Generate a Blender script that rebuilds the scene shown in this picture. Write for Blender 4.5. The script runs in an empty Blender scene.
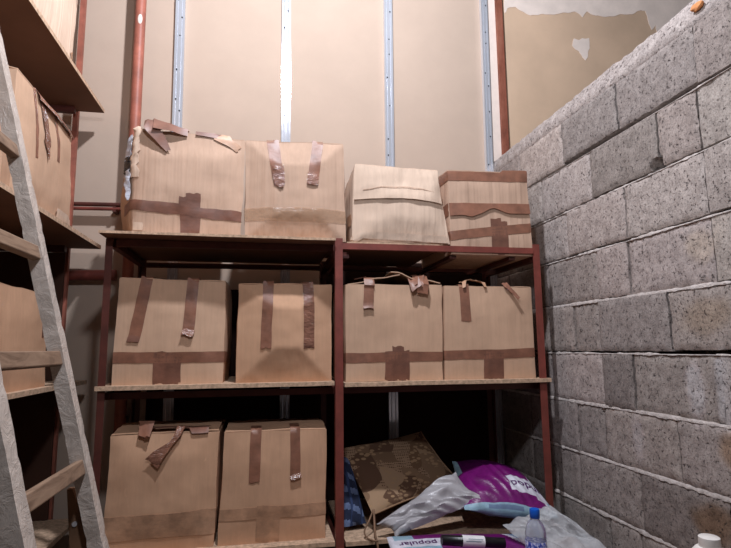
import bpy, bmesh, math, random
from mathutils import Vector, Matrix, noise

C = bpy.context.scene.collection
SC = bpy.context.scene
ZC = 1.45                      # eye height; heights below are given relative to it through Z()
def Z(r): return ZC + r
def V(x, y, r): return Vector((x, y, ZC + r))

# ------------------------------------------------------------------ materials
def lin(c):
    return tuple(((v/255)/12.92 if v/255 <= .04045 else ((v/255+.055)/1.055)**2.4) for v in c) + (1.0,)

class NT:
    def __init__(s, name):
        s.m = bpy.data.materials.new(name); s.m.use_nodes = True
        s.t = s.m.node_tree; s.t.nodes.clear()
        s.out = s.n('ShaderNodeOutputMaterial'); s.b = s.n('ShaderNodeBsdfPrincipled')
        s.l(s.b.outputs[0], s.out.inputs[0])
        s.tc = s.n('ShaderNodeTexCoord')
    def n(s, t, **kw):
        n = s.t.nodes.new(t)
        for k, v in kw.items(): setattr(n, k, v)
        return n
    def l(s, a, b): s.t.links.new(a, b)
    def mapping(s, scale=(1,1,1), src='Object'):
        m = s.n('ShaderNodeMapping'); m.inputs['Scale'].default_value = scale
        s.l(s.tc.outputs[src], m.inputs['Vector']); return m.outputs[0]
    def noise(s, scale, detail=3, rough=.6, vec=None, dist=0):
        n = s.n('ShaderNodeTexNoise'); n.inputs['Scale'].default_value = scale
        n.inputs['Detail'].default_value = detail; n.inputs['Roughness'].default_value = rough
        n.inputs['Distortion'].default_value = dist
        s.l(vec or s.tc.outputs['Object'], n.inputs['Vector']); return n.outputs['Fac']
    def ramp(s, fac, stops, interp='LINEAR'):
        r = s.n('ShaderNodeValToRGB'); e = r.color_ramp.elements; r.color_ramp.interpolation = interp
        while len(e) < len(stops): e.new(.5)
        for i, (p, c) in enumerate(stops):
            e[i].position = p; e[i].color = c if len(c) == 4 else lin(c)
        s.l(fac, r.inputs[0]); return r.outputs[0]
    def mix(s, fac, a, b, mode='MIX'):
        m = s.n('ShaderNodeMix', data_type='RGBA', blend_type=mode)
        for sock, v in ((m.inputs[0], fac), (m.inputs[6], a), (m.inputs[7], b)):
            if hasattr(v, 'links'): s.l(v, sock)
            elif isinstance(v, (int, float)): sock.default_value = v
            else: sock.default_value = v if len(v) == 4 else lin(v)
        return m.outputs[2]
    def math(s, op, a, b=None):
        m = s.n('ShaderNodeMath', operation=op)
        for i, v in enumerate((a, b)):
            if v is None: continue
            if hasattr(v, 'links'): s.l(v, m.inputs[i])
            else: m.inputs[i].default_value = v
        return m.outputs[0]
    def bump(s, h, strength=.3, dist=.01, prev=None):
        b = s.n('ShaderNodeBump'); b.inputs['Strength'].default_value = strength
        b.inputs['Distance'].default_value = dist; s.l(h, b.inputs['Height'])
        if prev: s.l(prev, b.inputs['Normal'])
        return b.outputs[0]
    def set(s, color=None, rough=None, metal=None, normal=None, spec=None):
        for k, v in (('Base Color', color), ('Roughness', rough), ('Metallic', metal), ('Normal', normal), ('Specular IOR Level', spec)):
            if v is None: continue
            if hasattr(v, 'links'): s.l(v, s.b.inputs[k])
            elif isinstance(v, (int, float)): s.b.inputs[k].default_value = v
            else: s.b.inputs[k].default_value = v if len(v) == 4 else lin(v)
        return s.m

def shade(c, f): return tuple(min(255, v*f) for v in c)

def simple(name, c, rough=.6, metal=0, var=.12, scale=12, bump=.1, bscale=60, spec=.4):
    t = NT(name)
    col = t.ramp(t.noise(scale, 4), [(.3, shade(c, 1-var)), (.7, shade(c, 1+var))])
    return t.set(col, rough, metal, t.bump(t.noise(bscale, 3), bump, .004), spec)

def cardboard(name, c, ripple=.5, rd=.005):
    t = NT(name)
    big = t.noise(3.0, 4, .6)
    fib = t.noise(9, 4, .7, t.mapping((9, 9, .8)))
    col = t.ramp(big, [(.3, shade(c, .93)), (.7, shade(c, 1.06))])
    col = t.mix(.18, col, t.ramp(fib, [(.35, shade(c, .9)), (.65, shade(c, 1.08))]))
    scuff = t.ramp(t.noise(14, 5, .75, t.mapping((1.4, 1.4, .8)), 1.2), [(.66, (0,0,0)), (.72, (255,255,255))])
    col = t.mix(t.math('MULTIPLY', scuff, .3), col, shade(c, 1.22))
    rip = t.noise(1.0, 2, .5, t.mapping((26, 26, .25)))
    lat = t.noise(6, 3, .5)
    n = t.bump(rip, ripple, rd)
    n = t.bump(lat, .35, .012, n)
    return t.set(col, .82, 0, n, .25)

def tape_mat(name, c, rough=.33, wr=.35):
    t = NT(name)
    col = t.ramp(t.noise(20, 3), [(.3, shade(c, .88)), (.7, shade(c, 1.1))])
    return t.set(col, rough, 0, t.bump(t.noise(38, 4, .6, t.mapping((1, 1, 2.5))), wr, .006), .5)

def film(name, c, alpha=.55, rough=.22, bs=45, bst=.8):
    t = NT(name)
    t.set(c, rough, 0, t.bump(t.noise(bs, 5, .65, t.mapping((1, 1, 1)), 1.0), bst, .01), .6)
    a = t.math('MULTIPLY', t.noise(18, 4), .5)
    a = t.math('ADD', a, alpha-.25)
    t.l(a, t.b.inputs['Alpha'])
    return t.m

M = {}
M['card'] = cardboard('cardboard', (203, 167, 139))
M['card_pale'] = cardboard('pale_cardboard', (216, 190, 168), .8, .012)
M['card_rose'] = cardboard('rose_cardboard', (196, 164, 141), .8, .012)
M['card_warm'] = cardboard('warm_cardboard', (205, 162, 130), .3)
M['card_in'] = simple('cardboard_inside', (150, 112, 84), .85)
M['tape'] = tape_mat('brown_tape', (138, 94, 74), .45, .12)
M['tape_dark'] = tape_mat('dark_brown_tape', (124, 84, 68), .48, .12)
M['tape_shiny'] = tape_mat('crinkled_tape', (138, 96, 78), .16, .9)
M['tape_faint'] = tape_mat('faded_tape', (186, 144, 114), .5, .12)
t = NT('clear_tape'); t.set((205, 170, 140), .16, 0, t.bump(t.noise(30, 4), .6, .008), .6)
t.b.inputs['Alpha'].default_value = .35; M['tape_clear'] = t.m

# plasterboard
t = NT('plasterboard'); c = (186, 165, 148)
col = t.ramp(t.noise(.9, 5), [(.3, shade(c, .98)), (.7, shade(c, 1.02))])
col = t.mix(.25, col, t.ramp(t.noise(5, 4, .6), [(.35, shade(c, .95)), (.65, shade(c, 1.04))]))
M['plasterboard'] = t.set(col, .85, 0, t.bump(t.noise(90, 3), .08, .003), .2)
t = NT('plasterboard_aged'); c = (206, 177, 150)
col = t.ramp(t.noise(1.6, 5), [(.3, shade(c, .92)), (.7, shade(c, 1.05))])
M['plasterboard_aged'] = t.set(col, .85, 0, t.bump(t.noise(90, 3), .08, .003), .2)
M['filler'] = simple('joint_filler', (230, 214, 202), .9, 0, .04, 9, .15, 40, .2)
M['concrete'] = simple('concrete', (78, 74, 72), .9, 0, .1, 3, .2, 30, .2)
M['render_wall'] = simple('plain_wall', (84, 76, 70), .9, 0, .06, 2, .1, 30, .2)

# concrete blocks: tint per block and stains come from the colour attribute
t = NT('concrete_block')
at = t.n('ShaderNodeVertexColor', layer_name='tint')
base = t.ramp(t.noise(22, 8, .78), [(.28, (150, 143, 141)), (.5, (188, 181, 179)), (.72, (220, 214, 212))])
grain = t.ramp(t.noise(190, 3, .7), [(.34, (150, 150, 150)), (.55, (255, 255, 255))])
col = t.mix(1, base, at.outputs[0], 'MULTIPLY'); col = t.mix(.55, col, grain, 'MULTIPLY')
pit = t.noise(88, 3, .6, None, .4)
pitm = t.ramp(pit, [(.34, (255,255,255)), (.385, (0,0,0))])
col = t.mix(t.math('MULTIPLY', pitm, .8), col, (80, 72, 70))
n = t.bump(t.noise(110, 6, .8), .4, .006)
n = t.bump(t.ramp(pit, [(.30, (0,0,0)), (.42, (255,255,255))]), .7, .006, n)
M['block'] = t.set(col, .95, 0, n, .15)
t = NT('mortar')
col = t.ramp(t.noise(30, 5, .7), [(.3, (168, 158, 152)), (.7, (214, 204, 198))])
M['mortar'] = t.set(col, .95, 0, t.bump(t.noise(60, 5, .7), .8, .01), .1)

def red_steel(name, c):
    t = NT(name)
    col = t.ramp(t.noise(9, 5, .7), [(.3, shade(c, .78)), (.6, c), (.8, shade(c, 1.18))])
    return t.set(col, .5, 0, t.bump(t.noise(50, 4), .15, .004), .4)
M['red'] = red_steel('red_oxide_paint', (132, 66, 56))
M['red_dark'] = red_steel('dark_red_oxide', (88, 44, 36))
M['red_pipe'] = red_steel('red_pipe_paint', (168, 100, 82))
t = NT('rusty_paint')
col = t.ramp(t.noise(14, 6, .75, t.mapping((1, 1, .3))), [(.3, (84, 46, 36)), (.5, (132, 76, 58)), (.75, (158, 104, 84))])
M['rust'] = t.set(col, .7, 0, t.bump(t.noise(40, 4), .3, .005), .3)
t = NT('galvanised')
col = t.ramp(t.noise(5, 4, .6, t.mapping((1, 1, .3))), [(.3, (206, 210, 218)), (.7, (232, 234, 240))])
M['galv'] = t.set(col, t.ramp(t.noise(8, 3), [(.3, (95,95,95)), (.7, (120,120,120))]), .55, t.bump(t.noise(4, 2), .05, .01), .5)
M['dark_metal'] = simple('dark_screw', (60, 60, 66), .4, .8)
M['chip'] = simple('chipboard', (190, 160, 134), .85, 0, .16, 60, .3, 120, .2)
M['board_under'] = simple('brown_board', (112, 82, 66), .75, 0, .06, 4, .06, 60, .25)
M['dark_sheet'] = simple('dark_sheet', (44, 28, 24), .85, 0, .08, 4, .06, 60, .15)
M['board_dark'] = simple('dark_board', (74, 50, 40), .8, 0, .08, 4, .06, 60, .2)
t = NT('wood')
g = t.noise(5, 5, .65, t.mapping((7, 1.2, 7)), 1.5)
col = t.ramp(g, [(.3, (100, 78, 62)), (.5, (136, 110, 90)), (.7, (152, 126, 104))])
M['wood'] = t.set(col, .65, 0, t.bump(g, .15, .004), .3)
M['wood_dark'] = simple('weathered_wood', (122, 92, 70), .75, 0, .15, 8, .2, 30, .2)
M['film'] = film('stretch_film', (200, 187, 176), .90, .18, 26, .55)
M['clear_film'] = film('clear_film', (206, 206, 208), .55, .16, 25, 1.0)
M['white_bag'] = film('white_plastic', (176, 172, 174), .97, .32, 14, .35)
M['purple'] = tape_mat('purple_plastic', (112, 22, 102), .3, .35)
M['purple_dark'] = tape_mat('dark_purple_plastic', (80, 16, 76), .3, .35)
M['pale_blue'] = tape_mat('pale_blue_plastic', (146, 178, 194), .34, .25)
M['grey_blue'] = tape_mat('grey_blue_plastic', (112, 132, 160), .3, .25)
M['white_print'] = tape_mat('white_plastic_print', (214, 212, 222), .32, .2)
M['black'] = simple('black_plastic', (26, 24, 26), .3, 0, .1, 20, .05)
M['white_paper'] = simple('white_label', (226, 224, 224), .6, 0, .03, 30, .02)
M['ink'] = simple('violet_ink', (80, 24, 92), .5, 0, .02)
M['ink_blue'] = simple('teal_ink', (80, 120, 140), .5, 0, .02)
M['blue_cap'] = simple('blue_cap', (22, 92, 196), .35, 0, .05, 20, .05)
M['white_cap'] = simple('white_cap', (226, 220, 214), .4, 0, .03, 20, .05)
M['tie'] = simple('brown_cord', (128, 98, 76), .8, 0, .15, 40, .3)
t = NT('clear_bottle'); t.set((214, 218, 228), .08, 0, None, .5)
t.b.inputs['Transmission Weight'].default_value = .75; t.b.inputs['IOR'].default_value = 1.2; M['bottle'] = t.m
t = NT('bottle_label')
col = t.ramp(t.noise(120, 2, .5, t.mapping((1, 1, .7))), [(.44, (206, 206, 224)), (.5, (120, 130, 196)), (.6, (40, 60, 160))])
M['bottle_label'] = t.set(col, .35)
M['black_film'] = tape_mat('black_film', (24, 24, 28), .25, .6)
M['silver_film'] = tape_mat('silver_film', (186, 190, 200), .22, .8)

# cushion: large leafy patches in browns with dotted areas
t = NT('floral_cloth')
w = t.n('ShaderNodeTexVoronoi', feature='F1'); w.inputs['Scale'].default_value = 11
dv = t.n('ShaderNodeVectorMath', operation='ADD'); nz = t.n('ShaderNodeTexNoise'); nz.inputs['Scale'].default_value = 5
sc = t.n('ShaderNodeVectorMath', operation='SCALE'); sc.inputs['Scale'].default_value = .12
t.l(t.tc.outputs['Object'], nz.inputs['Vector']); t.l(nz.outputs['Color'], sc.inputs[0])
t.l(t.tc.outputs['Object'], dv.inputs[0]); t.l(sc.outputs[0], dv.inputs[1]); t.l(dv.outputs[0], w.inputs['Vector'])
sep = t.n('ShaderNodeSeparateColor'); t.l(w.outputs['Color'], sep.inputs[0])
col = t.ramp(sep.outputs[0], [(0, (118, 90, 68)), (.3, (136, 108, 84)), (.5, (100, 74, 58)), (.66, (126, 98, 76)), (.84, (164, 134, 106))], 'CONSTANT')
leaf = t.n('ShaderNodeTexVoronoi', feature='F1'); leaf.inputs['Scale'].default_value = 34
t.l(t.mapping((1, 1, 2.2)), leaf.inputs['Vector'])
lm = t.ramp(leaf.outputs['Distance'], [(.36, (255,255,255)), (.44, (0,0,0))])
msk = t.ramp(t.noise(5, 2), [(.46, (0,0,0)), (.49, (255,255,255))])
col = t.mix(t.math('MULTIPLY', lm, msk), col, (168, 136, 104))
dot = t.n('ShaderNodeTexVoronoi', feature='F1'); dot.inputs['Scale'].default_value = 105; dot.inputs['Randomness'].default_value = .15
t.l(t.tc.outputs['Object'], dot.inputs['Vector'])
dm = t.ramp(dot.outputs['Distance'], [(.34, (255,255,255)), (.40, (0,0,0))])
dmask = t.ramp(sep.outputs[1], [(.66, (0,0,0)), (.67, (255,255,255))], 'CONSTANT')
col = t.mix(dmask, col, (160, 130, 104))
col = t.mix(t.math('MULTIPLY', dm, dmask), col, (92, 66, 48))
M['floral'] = t.set(col, .9, 0, t.bump(t.noise(180, 3), .2, .002), .15)
M['cloth_seam'] = simple('brown_cloth', (150, 118, 90), .9, 0, .1, 40, .2)
M['navy'] = simple('navy_cloth', (30, 38, 62), .9, 0, .1, 60, .2)
M['sky_cloth'] = simple('blue_grey_cloth', (92, 106, 138), .9, 0, .1, 60, .2)
M['mid_cloth'] = simple('blue_cloth', (44, 58, 92), .9, 0, .1, 60, .2)

# ------------------------------------------------------------------ object helpers
def link(name, bm, mats, parent=None, smooth=None, loc=None):
    me = bpy.data.meshes.new(name)
    bm.normal_update(); bm.to_mesh(me); bm.free()
    for m in (mats if isinstance(mats, (list, tuple)) else [mats]): me.materials.append(m)
    if smooth is not None:
        for p in me.polygons: p.use_smooth = True
        try: me.set_sharp_from_angle(angle=math.radians(smooth))
        except Exception: pass
    o = bpy.data.objects.new(name, me); C.objects.link(o)
    if parent: o.parent = parent
    if loc: o.location = loc
    return o
def tag(o, label, cat, group=None):
    o['label'] = label; o['category'] = cat
    if group: o['group'] = group
    return o
def thing(name, label, cat, loc, rotz=0, group=None):
    o = bpy.data.objects.new(name, None); C.objects.link(o); o.empty_display_size = .05
    o.location = loc; o.rotation_euler = (0, 0, rotz)
    return tag(o, label, cat, group)
def struct(o): o['kind'] = 'structure'; return o

def box(bm, x0, x1, y0, y1, z0, z1, mi=0, bev=0):
    vs = [bm.verts.new(p) for p in ((x0,y0,z0),(x1,y0,z0),(x1,y1,z0),(x0,y1,z0),(x0,y0,z1),(x1,y0,z1),(x1,y1,z1),(x0,y1,z1))]
    fs = [bm.faces.new([vs[i] for i in f]) for f in ((3,2,1,0),(4,5,6,7),(0,1,5,4),(1,2,6,5),(2,3,7,6),(3,0,4,7))]
    for f in fs: f.material_index = mi
    if bev:
        es = list({e for f in fs for e in f.edges})
        bmesh.ops.bevel(bm, geom=es, offset=bev, segments=2, affect='EDGES')
    return fs
def boxbm(*a, **k):
    bm = bmesh.new(); box(bm, *a, **k); return bm
def tube(bm, pts, r, seg=12, mi=0, caps=True):
    rings = []
    pts = [Vector(p) for p in pts]
    rr = r if isinstance(r, (list, tuple)) else [r]*len(pts)
    prev = None
    for i, p in enumerate(pts):
        d = (pts[min(i+1, len(pts)-1)] - pts[max(i-1, 0)]).normalized()
        a = prev if prev and abs(prev.dot(d)) < .99 else (Vector((0,0,1)) if abs(d.z) < .9 else Vector((1,0,0)))
        u = (a - d*a.dot(d)).normalized(); prev = u; w = d.cross(u)
        rings.append([bm.verts.new(p + (u*math.cos(2*math.pi*k/seg) + w*math.sin(2*math.pi*k/seg))*rr[i]) for k in range(seg)])
    for a, b in zip(rings, rings[1:]):
        for k in range(seg):
            f = bm.faces.new((a[k], a[(k+1)%seg], b[(k+1)%seg], b[k])); f.material_index = mi
    if caps:
        for ring, rev in ((rings[0], True), (rings[-1], False)):
            f = bm.faces.new(ring[::-1] if rev else ring); f.material_index = mi
def lathe(bm, prof, seg=28, mi=0, c=(0,0,0)):
    rings = [[bm.verts.new((c[0]+r*math.cos(2*math.pi*k/seg), c[1]+r*math.sin(2*math.pi*k/seg), c[2]+z)) for k in range(seg)] for r, z in prof]
    for a, b in zip(rings, rings[1:]):
        for k in range(seg):
            f = bm.faces.new((a[k], a[(k+1)%seg], b[(k+1)%seg], b[k])); f.material_index = mi
    bm.faces.new(rings[0][::-1]); bm.faces.new(rings[-1])
def gridmesh(bm, rows, mi=0, matf=None, flip=False):
    vs = [[bm.verts.new(p) for p in r] for r in rows]
    n, m = len(rows), len(rows[0])
    for i in range(n-1):
        for j in range(m-1):
            q = (vs[i][j], vs[i][j+1], vs[i+1][j+1], vs[i+1][j])
            f = bm.faces.new(q[::-1] if flip else q)
            f.material_index = matf(j/(m-1)+.5/(m-1), i/(n-1)+.5/(n-1)) if matf else mi
    return vs
def solid(o, t, off=-1, sharp=45):
    bm = bmesh.new(); bm.from_mesh(o.data); bm.normal_update()
    sm = any(f.smooth for f in bm.faces)
    bmesh.ops.solidify(bm, geom=bm.faces[:], thickness=t)
    bmesh.ops.recalc_face_normals(bm, faces=bm.faces[:])
    for f in bm.faces: f.smooth = sm
    bm.to_mesh(o.data); bm.free()
    if sm: o.data.set_sharp_from_angle(angle=math.radians(sharp))
    return o
def bevel(o, w, seg=2):
    m = o.modifiers.new('bevel', 'BEVEL'); m.width = w; m.segments = seg; m.limit_method = 'ANGLE'; return o
def rnd(s): return random.Random(s)

# ------------------------------------------------------------------ cardboard box
class Carton:
    """front corners TL,TR,BR,BL as (x, z) on the plane of the front; depth d goes back."""
    def __init__(s, label, corners, y, d, mat='card', rotz=0, bulge=.012, fac=(.22,.3,.25,.25), side=(.01,.01),
                 noise_amp=.004, seed=1, group='cardboard boxes on the back rack', open_top=False, face_x=None, splay=0.0, flap_lift=(.004,.006), top_sag=0.0):
        s.d, s.bulge, s.fac, s.side, s.na, s.seed = d, bulge, fac, side, noise_amp, seed; s.splay = splay
        xs = [c[0] for c in corners]; zs = [c[1] for c in corners]
        s.z0 = min(corners[2][1], corners[3][1])
        cx = (corners[2][0]+corners[3][0])/2
        s.c = [Vector((x-cx, z-s.z0)) for x, z in corners]
        s.w = ((corners[1][0]-corners[0][0])+(corners[2][0]-corners[3][0]))/2
        s.h = max(zs)-min(zs); s.top_sag = top_sag
        if face_x is None:
            ax = Vector((cx, y, Z(s.z0))); ang = rotz
            off = Matrix.Rotation(ang, 4, 'Z') @ Vector((0, d/2, 0))
            loc = ax + off
        else:                              # front looks towards +X, local x runs along +Y
            ang = math.pi/2 + rotz
            loc = Vector((face_x - d/2, cx, Z(s.z0)))
        s.root = thing('cardboard_box', label, 'box', loc, ang, group)
        bm = bmesh.new(); N = 40 if bulge > .03 else 20
        faces = [('f',), ('k',), ('l',), ('r',), ('b',)] + ([] if open_top else [('t',)])
        for (k,) in faces:
            rows = []
            for i in range(N+1):
                r = []
                for j in range(N+1):
                    p, q = -1+2*j/N, -1+2*i/N
                    abc = {'f': (p,-1,q), 'k': (-p,1,q), 'l': (-1,-p,q), 'r': (1,p,q), 'b': (p,-q,-1), 't': (p,q,1)}[k]
                    r.append(s.P(*abc))
                rows.append(r)
            gridmesh(bm, rows)
        bmesh.ops.remove_doubles(bm, verts=bm.verts, dist=.0008)
        body = link('body', bm, M[mat], s.root, 35)
        if open_top: solid(body, .005)
        s.body = body; s.mat = mat; s.open_top = open_top
        if not open_top:
            for sgn in (-1, 1):
                rows = []
                for i in range(9):
                    r = []
                    for j in range(15):
                        a = -.985+1.97*j/14; b = sgn*(1-(i/8)*.985)
                        P = s.P(a, b, 1); li = flap_lift[0] + flap_lift[1]*(i/8) + .004*noise.noise(Vector((a*2, b*3, s.seed)))
                        r.append(P + Vector((0, 0, max(.0015, li))))
                    rows.append(r)
                bm = bmesh.new(); gridmesh(bm, rows, flip=(sgn > 0))
                solid(link('flap', bm, M[mat], s.root, 40), .004, 1)
    def P(s, a, b, c):
        u, v = (a+1)/2, (c+1)/2
        TL, TR, BR, BL = s.c
        q = (BL*(1-u)+BR*u)*(1-v) + (TL*(1-u)+TR*u)*v
        x, z, y = q.x, q.y, b*s.d/2
        fb, ft, fl, fr = s.fac
        e = lambda t: min(1.0, max(0.0, t))
        y -= s.bulge*min(e(v/fb), e((1-v)/ft), e(u/fl), e((1-u)/fr))*max(0, -b)**3
        vb = math.sin(math.pi*min(1, max(0, v)))*math.cos(b*math.pi/2)**.5 if abs(b) < 1 else 0
        if a < 0: x -= s.side[0]*vb*abs(a)**3
        else: x += s.side[1]*vb*abs(a)**3
        if a < 0: x -= s.splay*abs(a)*(b+1)/2
        if c > 0: z -= s.top_sag*(1-a*a)*(1-b*b)*c**3
        p = Vector((a, b, c))
        n1 = noise.noise_vector(p*1.3+Vector((s.seed*7.1, 0, s.seed*3.3)))*s.na
        n2 = noise.noise_vector(p*4+Vector((s.seed*5.7, 2, s.seed)))*s.na*.4
        n = n1+n2
        if c < -.6: n.z *= max(0, (c+1)/.4)
        return Vector((x, y, z)) + n
    def S(s, u, v, off=0):
        a, c, b = 2*u-1, 2*v-1, -1.0
        nrm = Vector((0, -1, 0))
        if v > 1: b = -1+2*(v-1)*s.h/s.d; c = 1; nrm = Vector((0, 0, 1)); off = off + (.010 if not s.open_top else .004)
        if v < 0: b = -1-2*v*s.h/s.d; c = -1; nrm = Vector((0, 0, -1))
        if u < 0: b = -1-2*u*s.w/s.d; a = -1; nrm = Vector((-1, 0, 0))
        if u > 1: b = -1+2*(u-1)*s.w/s.d; a = 1; nrm = Vector((1, 0, 0))
        return s.P(a, b, c) + nrm*off
    def ribbon(s, pts, width, mat='tape', name='tape', wr=.0, ragged=.004, seed=0, step=.012, label=None):
        """pts: (u, v, off[, widthfactor]) along the centre line"""
        R = rnd(seed*13+s.seed); pts = [tuple(p)+(0,)*(3-len(p)) if len(p) < 3 else tuple(p) for p in pts]
        pts = [p if len(p) > 3 else p+(1.0,) for p in pts]
        cl = []
        for p, q in zip(pts, pts[1:]):
            L = math.hypot((q[0]-p[0])*s.w, (q[1]-p[1])*s.h) + abs(q[2]-p[2])
            n = max(2, int(L/step))
            for i in range(n): cl.append([p[k]+(q[k]-p[k])*i/n for k in range(4)])
        cl.append(list(pts[-1]))
        rows = []
        for i, p in enumerate(cl):
            a, b = cl[max(0, i-1)], cl[min(len(cl)-1, i+1)]
            du, dv = (b[0]-a[0])*s.w, (b[1]-a[1])*s.h
            L = math.hypot(du, dv) or 1; pu, pv = -dv/L, du/L
            r = []
            for k in range(5):
                t = (k/4-.5)*width*p[3]
                o = .0009 + p[2] + (wr*(.5+noise.noise(Vector((i*.55+seed, k*.9, s.seed)))) if wr else 0)
                jit = R.uniform(-ragged, ragged) if i in (0, len(cl)-1) else 0
                uu, vv = p[0]+(pu*t + du/L*jit)/s.w, p[1]+(pv*t + dv/L*jit)/s.h
                r.append(s.S(uu, vv, o))
            rows.append(r)
        bm = bmesh.new(); gridmesh(bm, rows)
        o = link(name, bm, M[mat], s.root, 60); solid(o, .0007, 0)
        if label: o['label'] = label
        return o
    def vtape(s, u0, u1, v, width, mat='tape', wrap=.22, **k):
        return s.ribbon([(u0, 1+wrap), (u0, 1.0), (u1, v)], width, mat, **k)
    def band(s, v0, v1, width, mat='tape', u0=-.3, u1=1.3, **k):
        return s.ribbon([(u0, v0-(v1-v0)*.0), (0, v0), (1, v1), (u1, v1)], width, mat, **k)
    def patch(s, u, v0, v1, width, mat='tape_dark', **k):
        return s.ribbon([(u, v0), (u, v1)], width, mat, **k)
    def local(s, bmrows, name, mat, thick=.003, sm=50, flip=False):
        bm = bmesh.new(); gridmesh(bm, bmrows, flip=flip)
        return solid(link(name, bm, M[mat], s.root, sm), thick, 0)

# ================================================================== THE ROOM
YB = 2.87; XW = 1.32
floor = struct(link('floor', boxbm(-1.6, 3.6, -2.6, 3.0, -.1, 0), M['concrete']))
ceiling = struct(link('ceiling', boxbm(-1.6, 3.6, -2.6, 3.0, 4.5, 4.6), M['concrete']))
struct(link('wall_left', boxbm(-1.62, -1.52, -2.6, YB, 0, 4.5), M['render_wall']))
struct(link('wall_front', boxbm(-1.62, 3.6, -2.7, -2.6, 0, 4.5), M['render_wall']))
struct(link('wall_far_right', boxbm(3.5, 3.6, -2.6, YB, 0, 4.5), M['render_wall']))
bm = bmesh.new(); box(bm, -1.62, 1.40, YB, YB+.1, 0, 4.5, 0)
struct(link('wall_back', bm, M['plasterboard']))
struct(link('wall_back', boxbm(1.40, 3.6, YB-.004, YB+.1, 0, 4.5), M['plasterboard_aged']))
# joint filler smears on the right-hand board
def smear(name, pts, seed, y=YB-.006):
    bm = bmesh.new(); out = []
    n = len(pts)
    for i in range(n):
        a, b = Vector(pts[i]), Vector(pts[(i+1) % n])
        for k in range(6):
            p = a.lerp(b, k/6)
            j = noise.noise_vector(Vector((p.x*22, p.y*22, seed)))*.012
            out.append((p.x+j.x, y, Z(p.y+j.y)))
    f = bm.faces.new([bm.verts.new(p) for p in out])
    r = bmesh.ops.extrude_face_region(bm, geom=[f])
    for v in r['geom']:
        if isinstance(v, bmesh.types.BMVert): v.co.y += .0055
    bmesh.ops.triangulate(bm, faces=bm.faces[:])
    bmesh.ops.recalc_face_normals(bm, faces=bm.faces[:])
    return struct(link(name, bm, M['filler']))
smear('trim_1', [(1.452, 2.40), (1.452, 2.065), (1.475, 2.10), (1.53, 2.112), (1.58, 2.085), (1.63, 2.066), (1.70, 2.083), (1.77, 2.088), (1.86, 2.11),
                 (1.948, 2.125), (2.0, 2.098), (2.03, 2.14), (2.09, 2.112), (2.19, 2.12), (2.274, 2.150), (2.36, 2.16), (2.43, 2.20), (2.47, 2.19), (2.475, 2.11), (2.5, 2.07), (2.53, 2.10), (2.54, 2.0), (2.9, 2.0), (2.9, 2.40)], 3)
smear('trim_2', [(1.903, 1.895), (1.925, 1.94), (1.965, 1.935), (1.985, 1.955), (2.027, 1.955), (2.034, 1.88), (1.995, 1.80), (1.97, 1.81), (1.955, 1.86), (1.925, 1.865)], 5)

# ---- the block wall
HC = .207
tops = [.80 - HC*k for k in range(-1, 12)]            # top of course k (relative); course 0 is the top course
joints = {0: [2.112, 1.73, 1.347], 1: [2.312, 1.918, 1.534, 1.359], 2: [2.116, 1.724, 1.353], 3: [2.30, 1.92, 1.732, 1.353], 4: [2.104, 1.932, 1.55],
          5: [2.31, 1.929, 1.75, 1.369], 6: [2.12, 1.939, 1.558], 7: [2.133, 1.756, 1.38], 8: [1.953, 1.778, 1.39], 9: [2.1, 1.7], 10: [1.9, 1.5], 11: [2.1, 1.7]}
bm = bmesh.new(); tl = bm.loops.layers.color.new('tint')
def hnoise(y, z, s): return noise.noise(Vector((y*s, z*s, 4.2)))
stains = [(1.47, -.14, .035, .10, (1.30, 1.30, 1.36)), (1.36, -.14, .03, .12, (1.34, 1.36, 1.42)), (1.43, -.53, .09, .06, (.90, .80, .70)), (1.34, -.30, .06, .06, (.94, .86, .77)),
          (1.75, -.33, .03, .08, (1.12, 1.12, 1.15)), (1.40, .08, .10, .06, (.95, .92, .87)), (1.40, .30, .06, .05, (1.08, 1.06, 1.02))]
def tint_at(y, z, base):
    c = list(base)
    for (sy, sz, ry, rz, col) in stains:
        d = ((y-sy)/ry)**2 + ((z-sz)/rz)**2 + .6*noise.noise(Vector((y*14, z*14, 1)))
        w = max(0, min(1, 1.2-d*.8)); w = w*w*(3-2*w)
        c = [c[i]*(1-w) + c[i]*col[i]*w for i in range(3)]
    return c
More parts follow.
